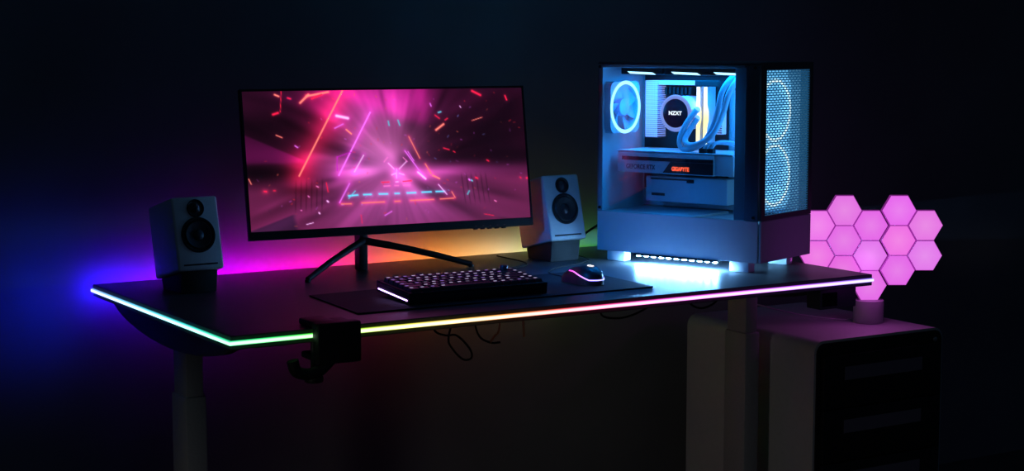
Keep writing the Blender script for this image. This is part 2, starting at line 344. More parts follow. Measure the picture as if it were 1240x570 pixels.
# screen picture painted into a colour attribute on the panel's own mesh grid
SX0, SX1, SZ0, SZ1 = -MW/2+0.005, MW/2-0.005, CH, MH-0.005
NEON=[(0.341,0.005,0.173,0.614,1.3,"or","rd",14,0.75),(0.434,0.165,0.309,0.620,1.2,"vi","mg",7,0.5),(0.344,0.683,0.305,0.819,1.1,"vi","mg",4,0.5),(0.400,0.480,0.364,0.599,1.0,"lv","mg",4,0.5),(0.307,0.487,0.304,0.589,0.6,"mg","mg",2,0.2),(0.307,0.487,0.357,0.453,0.6,"mg","mg",2,0.2),(0.548,0.457,0.613,0.664,1.0,"vi","mg",3,0.4),(0.559,0.464,0.578,0.533,0.8,"vi","mg",2,0.3),(0.590,0.620,0.616,0.671,1.5,"lv","mg",3,0.3),(0.566,0.353,0.600,0.515,0.9,"or","rd",2.5,0.5),(0.619,0.560,0.638,0.635,1.0,"or","rd",2.5,0.5),(0.643,0.648,0.667,0.674,1.2,"or","rd",2,0.4),(0.338,0.773,0.370,0.769,1.3,"cy","cy",2.5,0.5),(0.391,0.769,0.417,0.769,1.3,"cy","cy",2.5,0.5),(0.446,0.769,0.475,0.771,1.3,"cy","cy",2.5,0.5),(0.502,0.771,0.517,0.771,1.2,"cy","cy",2.5,0.5),(0.546,0.771,0.576,0.771,1.3,"cy","cy",2.5,0.5),(0.600,0.770,0.633,0.770,1.3,"cy","cy",2.5,0.5),(0.651,0.770,0.682,0.771,1.3,"cy","cy",2.5,0.5),(0.338,0.791,0.362,0.739,0.7,"cy","cy",2,0.2),(0.311,0.829,0.345,0.831,1.0,"or","rd",2.5,0.6),(0.383,0.829,0.462,0.829,1.0,"or","rd",2.5,0.6),(0.500,0.829,0.518,0.829,1.0,"or","rd",2.5,0.6),(0.556,0.828,0.640,0.828,1.0,"or","rd",2.5,0.6),(0.665,0.827,0.714,0.825,1.0,"or","rd",2.5,0.6),(0.662,0.718,0.690,0.794,0.9,"lv","mg",2,0.4),(0.709,0.777,0.720,0.821,0.9,"or","rd",2,0.4),(0.458,0.684,0.484,0.684,0.9,"rd","rd",1.5,0.5),(0.508,0.686,0.516,0.685,0.9,"lv","mg",1.5,0.4),(0.534,0.684,0.564,0.681,0.9,"rd","rd",1.5,0.5),(0.465,0.713,0.486,0.712,0.9,"pk","mg",1.5,0.4),(0.504,0.712,0.516,0.713,0.9,"pk","mg",1.5,0.4),(0.536,0.712,0.557,0.711,0.9,"pk","mg",1.5,0.4),(0.471,0.533,0.484,0.503,0.7,"pk","mg",1,0.3),(0.486,0.546,0.505,0.590,0.8,"lv","mg",1.5,0.4),(0.551,0.537,0.523,0.591,0.8,"lv","mg",1.5,0.4),(0.514,0.590,0.511,0.658,0.6,"lv","mg",1.5,0.4),(0.495,0.632,0.510,0.621,0.8,"lv","mg",1.5,0.3),(0.539,0.635,0.522,0.622,0.8,"lv","mg",1.5,0.3),(0.540,0.506,0.554,0.537,0.7,"pk","mg",1,0.3),(0.109,0.025,0.122,0.037,1.5,"or","rd",2,0.5),(0.099,0.167,0.116,0.156,1.7,"rd","rd",2,0.6),(0.132,-0.010,0.124,0.150,0.5,"rd","rd",1,0.4),(0.152,0.050,0.161,0.056,1.4,"rd","mg",2,0.3),(0.193,0.087,0.223,0.028,1.8,"or","rd",3,0.5),(0.217,0.039,0.292,0.011,1.6,"or","rd",3,0.5),(0.234,0.058,0.268,0.028,1.4,"rd","rd",3,0.4),(0.811,0.019,0.841,0.051,1.8,"rd","rd",2,0.7),(0.935,0.059,0.940,0.091,1.2,"rd","rd",2,0.5),(0.667,0.308,0.696,0.266,1.8,"or","rd",2,0.6),(0.667,0.197,0.682,0.222,1.0,"rd","rd",2,0.4),(0.703,0.235,0.712,0.223,0.9,"rd","rd",1.5,0.4),(0.803,0.244,0.842,0.221,0.6,"or","rd",1.5,0.3),(0.105,0.316,0.124,0.334,0.9,"or","rd",1.5,0.4),(0.053,0.715,0.059,0.716,1.2,"rd","rd",3,0.7),(0.084,0.712,0.089,0.712,0.9,"rd","rd",2,0.4),(0.849,0.548,0.855,0.555,1.1,"rd","rd",2,0.4),(0.996,0.697,0.999,0.697,1.3,"rd","rd",2,0.6),(0.971,0.689,0.974,0.695,1.0,"rd","rd",2,0.4),(0.230,0.693,0.235,0.699,1.1,"pk","rd",2,0.3),(0.264,0.671,0.268,0.737,0.8,"rd","rd",1.5,0.3),(0.263,0.803,0.266,0.809,1.4,"lv","mg",2,0.3),(0.199,0.762,0.202,0.768,1.0,"pk","mg",1,0.3),(0.232,0.885,0.234,0.891,1.2,"lv","mg",1,0.3),(0.171,0.862,0.173,0.862,0.9,"pk","mg",1,0.3),(0.496,0.234,0.498,0.265,1.1,"te","te",1.5,0.3),(0.531,0.229,0.536,0.266,1.1,"te","te",1.5,0.3),(0.680,0.178,0.689,0.172,1.2,"te","te",1.5,0.4),(0.785,0.695,0.788,0.701,1.3,"te","te",1.5,0.3),(0.767,0.800,0.774,0.776,1.1,"te","te",2,0.3),(0.776,0.688,0.779,0.695,1.4,"vi","mg",1.5,0.3),(0.802,0.677,0.808,0.684,1.4,"rd","rd",2,0.4),(0.690,0.446,0.710,0.459,0.9,"rd","rd",1.5,0.4),(0.725,0.472,0.731,0.479,0.8,"rd","rd",1.5,0.3),(0.761,0.131,0.764,0.143,0.8,"lv","mg",1,0.2),(0.652,0.109,0.655,0.128,1.0,"vi","mg",1.5,0.3),(0.315,0.186,0.354,0.205,2.4,"lv","mg",4,0.4),(0.306,0.276,0.336,0.247,1.0,"vi","mg",3,0.3),(0.346,0.289,0.362,0.320,1.2,"or","rd",2,0.3),(0.166,0.396,0.174,0.408,1.1,"vi","mg",2,0.3),(0.461,0.929,0.486,0.901,0.8,"vi","mg",1.5,0.3),(0.187,0.965,0.210,0.955,0.7,"lv","mg",1,0.2),(0.824,0.956,0.860,0.972,0.6,"rd","rd",1,0.2),(0.867,0.858,0.873,0.865,1.0,"pk","rd",1,0.2),(0.004,0.623,0.011,0.659,0.9,"or","rd",1.5,0.25),(0.377,0.916,0.378,0.977,0.6,"rd","rd",1,0.2)]
KC = dict(vi=(0.95, 0.45, 1.0), mg=(0.80, 0.10, 0.80), lv=(1.0, 0.75, 1.0), rd=(1.0, 0.12, 0.28), pk=(1.0, 0.5, 0.8), cy=(0.35, 0.85, 1.0), te=(0.35, 0.75, 0.85))
KC['or'] = (1.0, 0.52, 0.45)
nx, ny = 420, 196
S, Tt = np.meshgrid(np.linspace(0, 1, nx+1), np.linspace(0, 1, ny+1))
A_ = 2.15; VPx, VPy = 0.511, 0.575
dx = (S-VPx)*A_; dy = Tt-VPy; ang = np.arctan2(dy, dx); rad = np.hypot(dx, dy)
def g(cx, cy, sx, sy): return np.exp(-((S-cx)/sx)**2-((Tt-cy)/sy)**2)
def sm(x, a, b): t = np.clip((x-a)/(b-a), 0, 1); return t*t*(3-2*t)
rs = np.random.RandomState(5)
rays = np.zeros_like(S)
for fq_ in (5, 9, 14, 23, 37, 61): rays += np.sin(ang*fq_+rs.rand()*6.28+0.6*np.sin(ang*3+rs.rand()*6))*(1.0/fq_**0.45)
rays = rays/1.2
def blobs(n, seed, s0, s1):
    r_ = np.random.RandomState(seed); out = np.zeros_like(S)
    for _ in range(n):
        cx, cy = r_.rand(2); a = math.atan2(cy-VPy, (cx-VPx)*A_)+r_.randn()*0.15; ca, sa = math.cos(a), math.sin(a)
        X_ = (S-cx)*A_; Y_ = Tt-cy; l = (s0+(s1-s0)*r_.rand()); q = l*0.16
        out += (r_.rand()*2-1)*np.exp(-((X_*ca+Y_*sa)/l)**2-((-X_*sa+Y_*ca)/q)**2)
    return out
tex = blobs(90, 3, 0.10, 0.40)
col = np.zeros(S.shape+(3,)); 
def add(mask, c): 
    for k in range(3): col[..., k] += mask*c[k]
def mul(mask, f):
    for k in range(3): col[..., k] *= 1-mask*(1-f[k] if isinstance(f, tuple) else 1-f)
add(np.ones_like(S), (0.20, 0.04, 0.145))
low = sm(Tt, 0.56, 0.74)
add(low, (0.25, 0.09, 0.17))
add(low*g(0.52, 0.86, 0.30, 0.35), (0.12, 0.10, 0.18))
add(g(0.46, 0.33, 0.16, 0.35), (0.44, 0.27, 0.40)); add(g(0.38, 0.52, 0.16, 0.12), (0.25, 0.15, 0.25))
add(g(0.43, 0.08, 0.20, 0.16), (0.28, 0.04, 0.22))
tri = sm(S*A_+(-Tt)*2.6, 0.45, 0.75)*sm(1.55-(S*A_)-(Tt*0.2)+0.0, 0.0, 0.25)*sm(0.33-Tt, 0.0, 0.12)
add(tri*0.8, (0.33, 0.0, 0.22))
add(g(0.18, 0.58, 0.05, 0.16), (0.40, 0.0, 0.08)); add(g(0.27, 0.22, 0.07, 0.28), (0.26, 0.0, 0.09))
add(sm(Tt-0.30-S*1.0, 0.0, 0.02)*sm(0.54-Tt, 0, 0.04)*sm(0.22-S, 0, 0.05), (0.20, 0.02, 0.16))
add(g(0.70, 0.62, 0.30, 0.05), (0.25, 0.10, 0.22)); add(g(0.45, 0.60, 0.25, 0.10), (0.20, 0.10, 0.20))
mul(g(0.08, 0.26, 0.16, 0.13), 0.50); mul(g(0.05, 0.59, 0.16, 0.075), 0.30); mul(g(0.86, 0.38, 0.20, 0.20), 0.50); mul(g(0.80, 0.52, 0.25, 0.05), 0.6); mul(g(0.62, 0.26, 0.10, 0.12), 0.70); mul(g(0.93, 0.12, 0.12, 0.12), 0.75)
mul(g(0.17, 0.72, 0.09, 0.10)*0.5, 0.7)
wed = sm((0.994-0.72*S)-Tt, -0.008, 0.008); wed2 = (1-wed)*sm(0.145-S-0.08*(1-Tt)+0.01, -0.01, 0.01)
mul(wed2, (0.55, 0.75, 0.75)); mul((1-sm((0.72+0.30*S)-Tt+0.0, -0.01, 0.01))*sm(S, 0.86, 0.90), 0.75)
for k in range(3): col[..., k] *= np.clip(1+0.13*rays*sm(rad, 0.08, 0.4)+0.34*tex, 0.35, 1.8)
# fine vertical slats and shards near the tunnel walls
for (cx, n_) in ((0.20, 6), (0.80, 6)):
    for k in range(n_):
        xx = cx-0.045+0.018*k; mul(np.exp(-((S-xx-(Tt-0.8)*(0.04 if cx > 0.5 else -0.04))/0.0022)**2)*sm(Tt, 0.62, 0.68)*sm(0.90-Tt, 0, 0.08), 0.72)
def seg(x1, y1, x2, y2):
    X_, Y_ = S*A_, Tt; ax, ay, bx, by = x1*A_, y1, x2*A_, y2; L2 = (bx-ax)**2+(by-ay)**2+1e-9
    t = np.clip(((X_-ax)*(bx-ax)+(Y_-ay)*(by-ay))/L2, 0, 1); return np.hypot(X_-ax-t*(bx-ax), Y_-ay-t*(by-ay))
r_ = np.random.RandomState(11)
for _ in range(150):                         # small sparks scattered through the tunnel
    a = r_.rand()*6.28; d = 0.12+0.95*r_.rand()**0.8; x = VPx+d*math.cos(a)/A_; y = VPy+d*math.sin(a)*0.8
    if not (0.01 < x < 0.99 and 0.02 < y < 0.98): continue
    l = 0.004+0.014*r_.rand(); aa = a+r_.randn()*0.6; c_ = [(1, 0.2, 0.25), (1, 0.45, 0.35), (0.9, 0.4, 1.0), (0.5, 0.6, 1.0)][r_.choice(4, p=[.42, .2, .28, .1])]
    m_ = np.exp(-(seg(x, y, x+l*math.cos(aa)/A_, y+l*math.sin(aa))/0.0042)**2)*(0.15+0.4*r_.rand())
    for k in range(3): col[..., k] = col[..., k]*(1-m_)+c_[k]*m_
PXU = 1/166.0
for (x1, y1_, x2, y2, wd, cc, gc, gw, ga) in NEON:
    d = seg(x1, y1_, x2, y2); gl = np.exp(-(d/(gw*PXU))**2)*ga; glw = np.exp(-d/(gw*PXU*1.2))*ga*0.35
    for k in range(3): col[..., k] += (gl*0.45+glw*0.9)*KC[gc][k]*0.75
    m_ = np.exp(-(d/(wd*PXU*0.72))**2)
    for k in range(3): col[..., k] = col[..., k]*(1-m_)+KC[cc][k]*m_*(1.25 if wd >= 1.2 else 1.1)
col = np.clip(col*0.92, 0.0, 1.15)
lin = np.where(col <= 0.04045, col/12.92, ((col+0.055)/1.055)**2.4)
verts = [(SX0+(SX1-SX0)*i/nx, -0.0008, SZ1-(SZ1-SZ0)*j/ny) for j in range(ny+1) for i in range(nx+1)]
faces = [(j*(nx+1)+i, (j+1)*(nx+1)+i, (j+1)*(nx+1)+i+1, j*(nx+1)+i+1) for j in range(ny) for i in range(nx)]
me = bpy.data.meshes.new('screen'); me.from_pydata(verts, [], faces)
me.transform(mon.matrix_basis.inverted() @ F)
at = me.attributes.new('picture', 'FLOAT_COLOR', 'POINT')
at.data.foreach_set('color', np.concatenate([lin.reshape(-1, 3), np.ones((lin.size//3, 1))], 1).astype(np.float32).ravel())
me.materials.append(attr_emit('screen_glow', 'picture', 1.0))
so = bpy.data.objects.new('screen', me); C.objects.link(so); so.parent = mon; so['label'] = 'lit screen with a pink neon tunnel picture'

# stand: column, two thin splayed legs, arm to the screen's back
cx_, cy_ = 0.583, 0.657
st = obj('column', MB().box(cx_-0.011, cx_+0.011, cy_-0.014, cy_+0.014, T+0.0002, 1.0, 0.004), M['black'], mon, smooth=40)
obj('arm', MB().box(cx_-0.02, MX+0.04, 0.612, cy_+0.005, 0.965, 0.995, 0.004), M['black'], mon, smooth=40)
for q in ((0.398, 0.542), (0.822, 0.578)):
    p0 = Vector((cx_, cy_-0.012, T+0.068)); p1 = Vector((q[0], q[1], T+0.0065)); md = p0.lerp(p1, 0.68) + Vector((0, 0, 0.003))
    lg = obj('leg', MB().tube([p0, p0.lerp(p1, 0.33)+Vector((0, 0, 0.003)), md, p1], lambda t: 0.0085-0.0025*t, seg=8, sub=5), M['black'], mon, smooth=50)
    obj('foot_pad', MB().cyl((q[0], q[1], T+0.0002), (q[0], q[1], T+0.006), 0.006, seg=16), M['black_soft'], lg, smooth=40)

# ------------------------------------------------------------------ desktop speakers on wedge stands
def speaker(p, yaw, tilt, w, h, d, lab, slab):
    root = thing('bookshelf_speaker', lab, 'speaker', TR(p[0], p[1], p[2], yaw, -tilt), 'pair of small desk speakers')
    F = root.matrix_basis.copy()
    obj('cabinet', MB().box(0, w, 0, d, 0, h, 0.005, 3), M['white'], root, F, smooth=40)
    def driver(nm, zc, r, dome):
        dr = obj(nm, MB().lathe([(0.0, 0.0004), (r, 0.0004), (r, 0.0022), (r*0.93, 0.0032), (r*0.86, 0.0020), (r*0.80, 0.0012)], (w/2, 0, zc), (0, -1, 0)), M['black'], root, F, smooth=50)
        if dome:
            obj('dome', MB().lathe([(r*0.80, 0.0012), (r*0.55, 0.0010), (r*0.42, 0.0040), (r*0.22, 0.0066), (0, 0.0075)], (w/2, 0, zc), (0, -1, 0)), M['cone'], dr, F, smooth=60)
        else:
            obj('cone', MB().lathe([(r*0.80, 0.0012), (r*0.74, 0.0042), (r*0.66, 0.0034), (r*0.30, 0.0008)], (w/2, 0, zc), (0, -1, 0)), M['cone'], dr, F, smooth=60)
            obj('dust_cap', MB().lathe([(r*0.33, 0.0008), (r*0.24, 0.0040), (r*0.12, 0.0056), (0, 0.006)], (w/2, 0, zc), (0, -1, 0)), M['cone'], dr, F, smooth=60)
    driver('tweeter', h*0.838, 0.0185, True)
    driver('woofer', h*0.475, 0.0365, False)
    obj('port_slot', MB().box(w*0.12, w*0.86, -0.0008, 0.001, h*0.062, h*0.085, 0.0003), M['black_soft'], root, F)
    # wedge
    Rz = TR(p[0], p[1], 0, yaw)
    zt = lambda s: p[2] - s*math.tan(tilt)
    mb = MB(); b = bmesh.new(); ins = 0.010; s0, s1 = 0.012, d-0.010
    top = [(ins, s0), (w-ins, s0), (w-ins, s1), (ins, s1)]; bot = [(ins+0.001, s0+0.006), (w-ins-0.001, s0+0.006), (w-ins-0.001, s1-0.006), (ins+0.001, s1-0.006)]
    vt = [b.verts.new((x, y, zt(y)-0.0004)) for x, y in top]; vb = [b.verts.new((x, y, T+0.0003)) for x, y in bot]
    b.faces.new(vt); b.faces.new(vb[::-1])
    for i in range(4): b.faces.new((vb[i], vb[(i+1) % 4], vt[(i+1) % 4], vt[i]))
    bmesh.ops.recalc_face_normals(b, faces=list(b.faces)); bmesh.ops.bevel(b, geom=list(b.edges), offset=0.002, segments=2, profile=0.5, affect='EDGES')
    mb._add(b, Rz)
    single('speaker_stand', mb, M['black_soft'], slab, 'speaker stand', (Rz @ Vector((w/2, d/2, T)))[:], smooth=40, group='black wedge speaker stands')
speaker((0.0959, 0.5006, 0.7900), 0.0198, 0.2369, 0.0987, 0.1505, 0.1347,
        'white desk speaker in shadow at the desk\'s left end, left of the monitor', 'black wedge stand tilting the shadowed speaker at the desk\'s left end')
speaker((1.0086, 0.5298, 0.7924), 0.0396, 0.2393, 0.1020, 0.1530, 0.1266,
        'blue-lit white desk speaker between the monitor and the computer tower', 'black wedge stand tilting the blue-lit speaker beside the computer tower')

# ------------------------------------------------------------------ keyboard
KF_ = TR(0.420, 0.127, TM+0.0002, R_(-1.5), R_(3.6))
kb = thing('mechanical_keyboard', 'black compact mechanical keyboard with lit key legends and a knob on the desk mat', 'keyboard', KF_)
KW, KD, KH = 0.312, 0.146, 0.023
mb = MB(); mb.box(0, KW, 0, KD, 0.0, KH-0.004, 0.002); 
for a in ((0, KW, 0, 0.009), (0, KW, KD-0.014, KD), (0, 0.006, 0.009, KD-0.014), (KW-0.006, KW, 0.009, KD-0.014)): mb.box(a[0], a[1], a[2], a[3], KH-0.005, KH, 0.001)
obj('keyboard_case', mb, M['black'], kb, KF_, smooth=40)
obj('switch_plate', MB().box(0.006, KW-0.006, 0.009, KD-0.014, KH-0.0045, KH-0.0035), mat('violet_lit_plate', (0.02, 0.02, 0.03), 0.5, emis=(0.25, 0.12, 0.9), es=0.03), kb, KF_)
for x in (-0.0012, KW+0.0002): obj('light_bar', MB().box(x, x+0.001, 0.008, KD-0.010, 0.0062, 0.0085), emit('violet_white_bar', (0.55, 0.32, 1.0), 7.0), kb, KF_)
for x in (0.03, KW-0.06): obj('rear_foot', MB().box(x, x+0.03, KD-0.03, KD-0.02, -0.0072, 0.001, 0.001), M['black_soft'], kb, KF_)
kc = mat('black_keycap', (0.022, 0.022, 0.026), 0.42, noise=0.1, nscale=200)
leg_m = [emit('legend_white', (0.72, 0.66, 1.0), 0.75), emit('legend_violet', (0.45, 0.28, 1.0), 0.55), emit('legend_dim', (0.5, 0.5, 0.75), 0.25)]
U_ = 0.0187; KH0 = KH + 0.001
def keycap(x0, x1, y0, y1, top, lm, knob_row=False):
    b = bmesh.new(); g = 0.0006; t = 0.0026
    lo = [(x0+g, y0+g), (x1-g, y0+g), (x1-g, y1-g), (x0+g, y1-g)]; hi = [(x0+t, y0+t), (x1-t, y0+t), (x1-t, y1-t*0.6), (x0+t, y1-t*0.6)]
    v0 = [b.verts.new((x, y, KH-0.0034)) for x, y in lo]; v1 = [b.verts.new((x, y, top)) for x, y in hi]
    b.faces.new(v0[::-1]); b.faces.new(v1)
    for i in range(4): b.faces.new((v0[i], v0[(i+1) % 4], v1[(i+1) % 4], v1[i]))
    bmesh.ops.bevel(b, geom=[e for e in b.edges if all(v in v1 for v in e.verts)], offset=0.0008, segments=1, affect='EDGES')
    mb = MB(); mb._add(b); mb.mi = 1
    lw = min(0.0068, (x1-x0)*0.40); cx = x0+0.0052; cyk = y1-0.0065
    mb.box(cx-0.001, cx-0.001+lw, cyk-0.0016, cyk+0.0016, top-0.0001, top+0.0002)
    return obj('keycap', mb, [kc, lm], kb, KF_)
rows = [[1]*15+[1], [1]*13+[2, 1], [1.5]+[1]*12+[1.5, 1], [1.75]+[1]*11+[2.25, 1], [2.25]+[1]*10+[1.75, 1, 1], [1.25, 1.25, 1.25, 6.25, 1, 1, 1, 1, 1, 1]]
y1 = KD-0.0155
for r, row in enumerate(rows):
    x = 0.0072; top = KH + (0.0078, 0.0074, 0.0070, 0.0066, 0.0064, 0.0064)[r]
    for k, u in enumerate(row):
        xe = x + u*U_*16/16
        if r == 0 and k == 14: x = xe; continue        # the knob takes this place
        lm = leg_m[0] if random.random() < 0.55 else leg_m[1 if random.random() < 0.6 else 2]
        keycap(x, min(xe, KW-0.006), y1-U_*1.09, y1, top, lm); x = xe
    y1 -= U_*1.09 if r else U_*1.12
kx = 0.0072+14.5*U_
obj('volume_knob', MB().cyl((kx, KD-0.026, KH-0.003), (kx, KD-0.026, KH+0.0165), 0.0082, seg=28, bev=0.0012), mat('dark_knob_metal', (0.05, 0.045, 0.06), 0.35, metal=0.6), kb, KF_, smooth=40)
obj('cable_plug', MB().box(0.096, 0.110, KD-0.001, KD+0.020, 0.010, 0.026, 0.002), M['black_soft'], kb, KF_, smooth=40)

# ------------------------------------------------------------------ mouse
MM_ = TR(0.872, 0.199, TM+0.0002, R_(4))
ms = thing('gaming_mouse', 'black gaming mouse with a violet light band and glowing mark on the desk mat', 'mouse', MM_)
LN, WD_, HT = 0.116, 0.062, 0.0385
def mprof(s):   # s 0 rear .. 1 front
    w = (max(0, 1-(abs(2*s-1))**2.6))**0.5 * (1-0.10*math.exp(-((s-0.55)/0.16)**2))
    h = (max(0, 1-(abs(2*(s**0.86)-0.86))**2.7 / 1.0)) ** 0.55 if s < 0.999 else 0
    h = math.sin(PI*min(1, (0.06+0.94*s)**0.72))**0.62
    return WD_/2*w, HT*max(h, 0.02)
def msurf(s, ph):   # ph 0 (right side, bottom) .. pi (left side, bottom)
    w, h = mprof(s); c, sn = math.cos(ph), math.sin(ph)
    return Vector((w*math.copysign(abs(c)**0.62, c), -LN/2+LN*s, 0.002+h*abs(sn)**0.72))
b = bmesh.new(); NS, NP = 40, 28; rings = []
for i in range(NS+1):
    s = 0.5-0.5*math.cos(PI*(0.02+0.96*i/NS))
    rings.append([b.verts.new(msurf(s, PI*k/NP)) for k in range(NP+1)])
for i in range(NS):
    for k in range(NP): b.faces.new((rings[i][k], rings[i][k+1], rings[i+1][k+1], rings[i+1][k]))
b.faces.new(rings[0]); b.faces.new(rings[-1][::-1])
for i in range(NS): pass
bmesh.ops.holes_fill(b, edges=[e for e in b.edges if e.is_boundary]); bmesh.ops.recalc_face_normals(b, faces=list(b.faces))
mb = MB(); mb._add(b)
obj('shell', mb, mat('black_mouse_shell', (0.02, 0.02, 0.025), 0.4), ms, MM_, smooth=60)
pts = []; 
for i in range(41):
    t = i/40; a = PI*(1-t)                    # left flank -> rear -> right flank
    u = abs(2*t-1); s = 0.62*u**1.6+0.025 ; ph = PI-0.22-0.62*u**2.2 if t < 0.5 else 0.22+0.62*u**2.2
    if u < 0.24: 
        f = t; ph = PI-0.22 if t < 0.5 else 0.22
    pts.append((msurf(s, ph), u))
path = [p for p, u in pts if u >= 0.24]
left = [p for i, (p, u) in enumerate(pts) if u >= 0.24 and i < 20]; right = [p for i, (p, u) in enumerate(pts) if u >= 0.24 and i > 20]
rear = []
a0, a1 = left[-1], right[0]
for k in range(1, 8):
    f = k/8; q = a0.lerp(a1, f); q.y = -LN/2 - 0.0005 + (a0.y+LN/2+0.0005)*abs(2*f-1)**2.5; rear.append(q)
mb = MB(); mb.tube(left+rear+right, 0.00125, seg=8, sub=3)
o = obj('light_band', mb, attr_emit('mouse_band_glow', 'band', 1.0), ms, MM_, smooth=60)
at = o.data.attributes.new('band', 'FLOAT_COLOR', 'POINT')
for i, v in enumerate(o.data.vertices):
    f = min(1, max(0, (v.co.y+LN/2)/(0.55*LN))); c0, c1 = (1.0, 0.9, 4.0), (2.4, 0.16, 1.8)
    at.data[i].color = (*[a*(1-f)+b_*f for a, b_ in zip(c0, c1)], 1)
def on_top(s):
    p = msurf(s, PI/2); q = msurf(s+0.01, PI/2); t = (q-p).normalized(); n = Vector((1, 0, 0)).cross(t).normalized()
    return Matrix.Translation(p+n*0.0004) @ Matrix((Vector((1, 0, 0)), t, n)).transposed().to_4x4()
obj('logo', MB().text('G', 0.019, on_top(0.27), 0.0003, bold=0.0003), M['txt_w'], ms, MM_, label='glowing white letter G mark')
for sx in (-1, 1):
    b = bmesh.new(); gr = []
    for i in range(9):
        s = 0.62+0.33*i/8
        gr.append([b.verts.new(msurf(s, PI/2 - sx*(0.06+1.0*k/6)) * 1.0 + Vector((0, 0, 0.0006))) for k in range(7)])
    for i in range(8):
        for k in range(6): b.faces.new((gr[i][k], gr[i][k+1], gr[i+1][k+1], gr[i+1][k]))
    bmesh.ops.recalc_face_normals(b, faces=list(b.faces)); mb = MB(); mb._add(b); obj('mouse_button', mb, M['black'], ms, MM_, smooth=60)
pw = msurf(0.83, PI/2)
obj('scroll_wheel', MB().cyl((-0.0035, pw.y, pw.z-0.004), (0.0035, pw.y, pw.z-0.004), 0.0085, seg=20, bev=0.001), M['black_soft'], ms, MM_, smooth=40)
# ------------------------------------------------------------------ computer tower (u along the glass side, -0.43 rear .. 0 front; v across, 0 glass .. 0.2277)
PF = TR(1.2889, 0.1273, T, R_(-69.75))
L_, V_, HB, HC = 0.43, 0.2277, 0.0245, 0.464
pc = thing('computer_tower', 'white computer tower with blue-lit glass side and mesh front on the desk', 'computer', PF @ Matrix.Translation((-L_/2, V_/2, 0)))
P = lambda name, mb, m, parent=None, smooth=None, label=None: obj(name, mb, m, parent or pc, PF, smooth, label)
def textM(u, v, z): return Matrix.Translation((u, v, z)) @ Matrix.Rotation(PI/2, 4, 'X')
wc = M['white_case']
mb = MB()
mb.box(-L_, 0, 0.0, V_, HB, HB+0.006, 0.001)                       # bottom
mb.box(-L_, -0.003, V_-0.002, V_, HB+0.006, HC-0.006)              # far side
mb.box(-L_, -L_+0.002, 0.0, V_-0.002, HB+0.006, HC-0.006)   # rear, around the fan
mb.box(-L_+0.002, -0.004, 0.186, 0.188, 0.118, HC-0.006)            # board tray
P('chassis', mb, wc)
mb = MB(); mb.box(-L_, -L_+0.0115, 0.0005, 0.012, 0.118, HC-0.006, 0.001); mb.box(-L_+0.0115, -0.04, 0.0005, 0.010, HC-0.014, HC-0.006, 0.001)
P('side_frame', mb, wc)
mb = MB(); mb.box(-0.040, -0.004, 0.001, 0.020, 0.116, HC-0.006, 0.002); mb.box(-0.070, -0.0405, 0.010, 0.014, 0.116, HC-0.012, 0.001)
P('front_pillar', mb, mat('blue_grey_pillar', (0.25, 0.28, 0.32), 0.5))
P('lower_panel', MB().box(-L_, -0.001, -0.003, 0.0, HB, 0.1165, 0.001), wc)
mb = MB(); mb.box(-L_+0.002, -0.186, 0.0005, 0.184, 0.109, 0.115, 0.001); mb.box(-0.186, -0.005, 0.012, 0.184, 0.104, 0.110, 0.001); 
P('power_supply_shroud', mb, wc)
mb = MB(); mb.box(-L_, 0, 0.0, V_, HC-0.006, HC, 0.0015)
tp = P('top_panel', mb, mat('shade_painted_top_panel', (0.10, 0.105, 0.11), 0.5))  # unlit top of the white case painted as a dark colour
P('power_button', MB().cyl((-0.025, 0.12, HC), (-0.025, 0.12, HC+0.0016), 0.005, seg=20), M['gold'], tp, 40)
P('glass_panel', MB().box(-L_, 0, -0.0035, -0.0003, 0.117, HC-0.003, 0.0006), M['glass'])
for k, (u, z) in enumerate(((-L_+0.007, HC-0.012), (-0.012, HC-0.012), (-L_+0.007, 0.125), (-0.012, 0.125))):
    P('glass_clip', MB().cyl((u, -0.0036, z), (u, -0.0056, z), 0.0035, seg=14), M['black'], None, 40)
# front: solid lower part, shade-darkened frame, perforated sheet
P('front_lower_panel', MB().box(0.0002, 0.006, 0.0, V_, HB, 0.117, 0.0015), wc)
v0, v1, z0, z1 = 0.017, 0.2125, 0.129, 0.447
mb = MB(); mb.box(0.0002, 0.006, 0, V_, 0.1175, z0, 0.001); mb.box(0.0002, 0.006, 0, V_, z1, HC, 0.001); mb.box(0.0002, 0.006, 0, v0, z0, z1, 0.001); mb.box(0.0002, 0.006, v1, V_, z0, z1, 0.001)
P('front_frame', mb, mat('shade_painted_front_frame', (0.06, 0.06, 0.07), 0.5))  # shade on the white front painted in as a dark colour
mb = MB(); bm = mb.bm; NR, NC = 58, 13; dz = (z1-z0)/NR; dv = (v1-v0)/NC
def fq(bm, a, b_, c, d):
    u = 0.004; bm.faces.new([bm.verts.new((u, p, q)) for p, q in ((a, c), (b_, c), (b_, d), (a, d))])
for i in range(NR+1): zc = z0+i*dz; fq(bm, v0, v1, zc-dz*0.24, zc+dz*0.24)
for i in range(NR):
    for j in range(NC+1):
        vc = v0+(j+(0.5 if i % 2 else 0))*dv
        if vc < v1: fq(bm, max(v0, vc-dv*0.14), min(v1, vc+dv*0.14), z0+i*dz+dz*0.24, z0+(i+1)*dz-dz*0.24)
P('front_mesh', mb, mat('glow_painted_perforated_steel', (0.22, 0.26, 0.30), 0.45, emis=(0.02, 0.17, 0.42), es=0.35))  # blue light on the bars painted in as emission

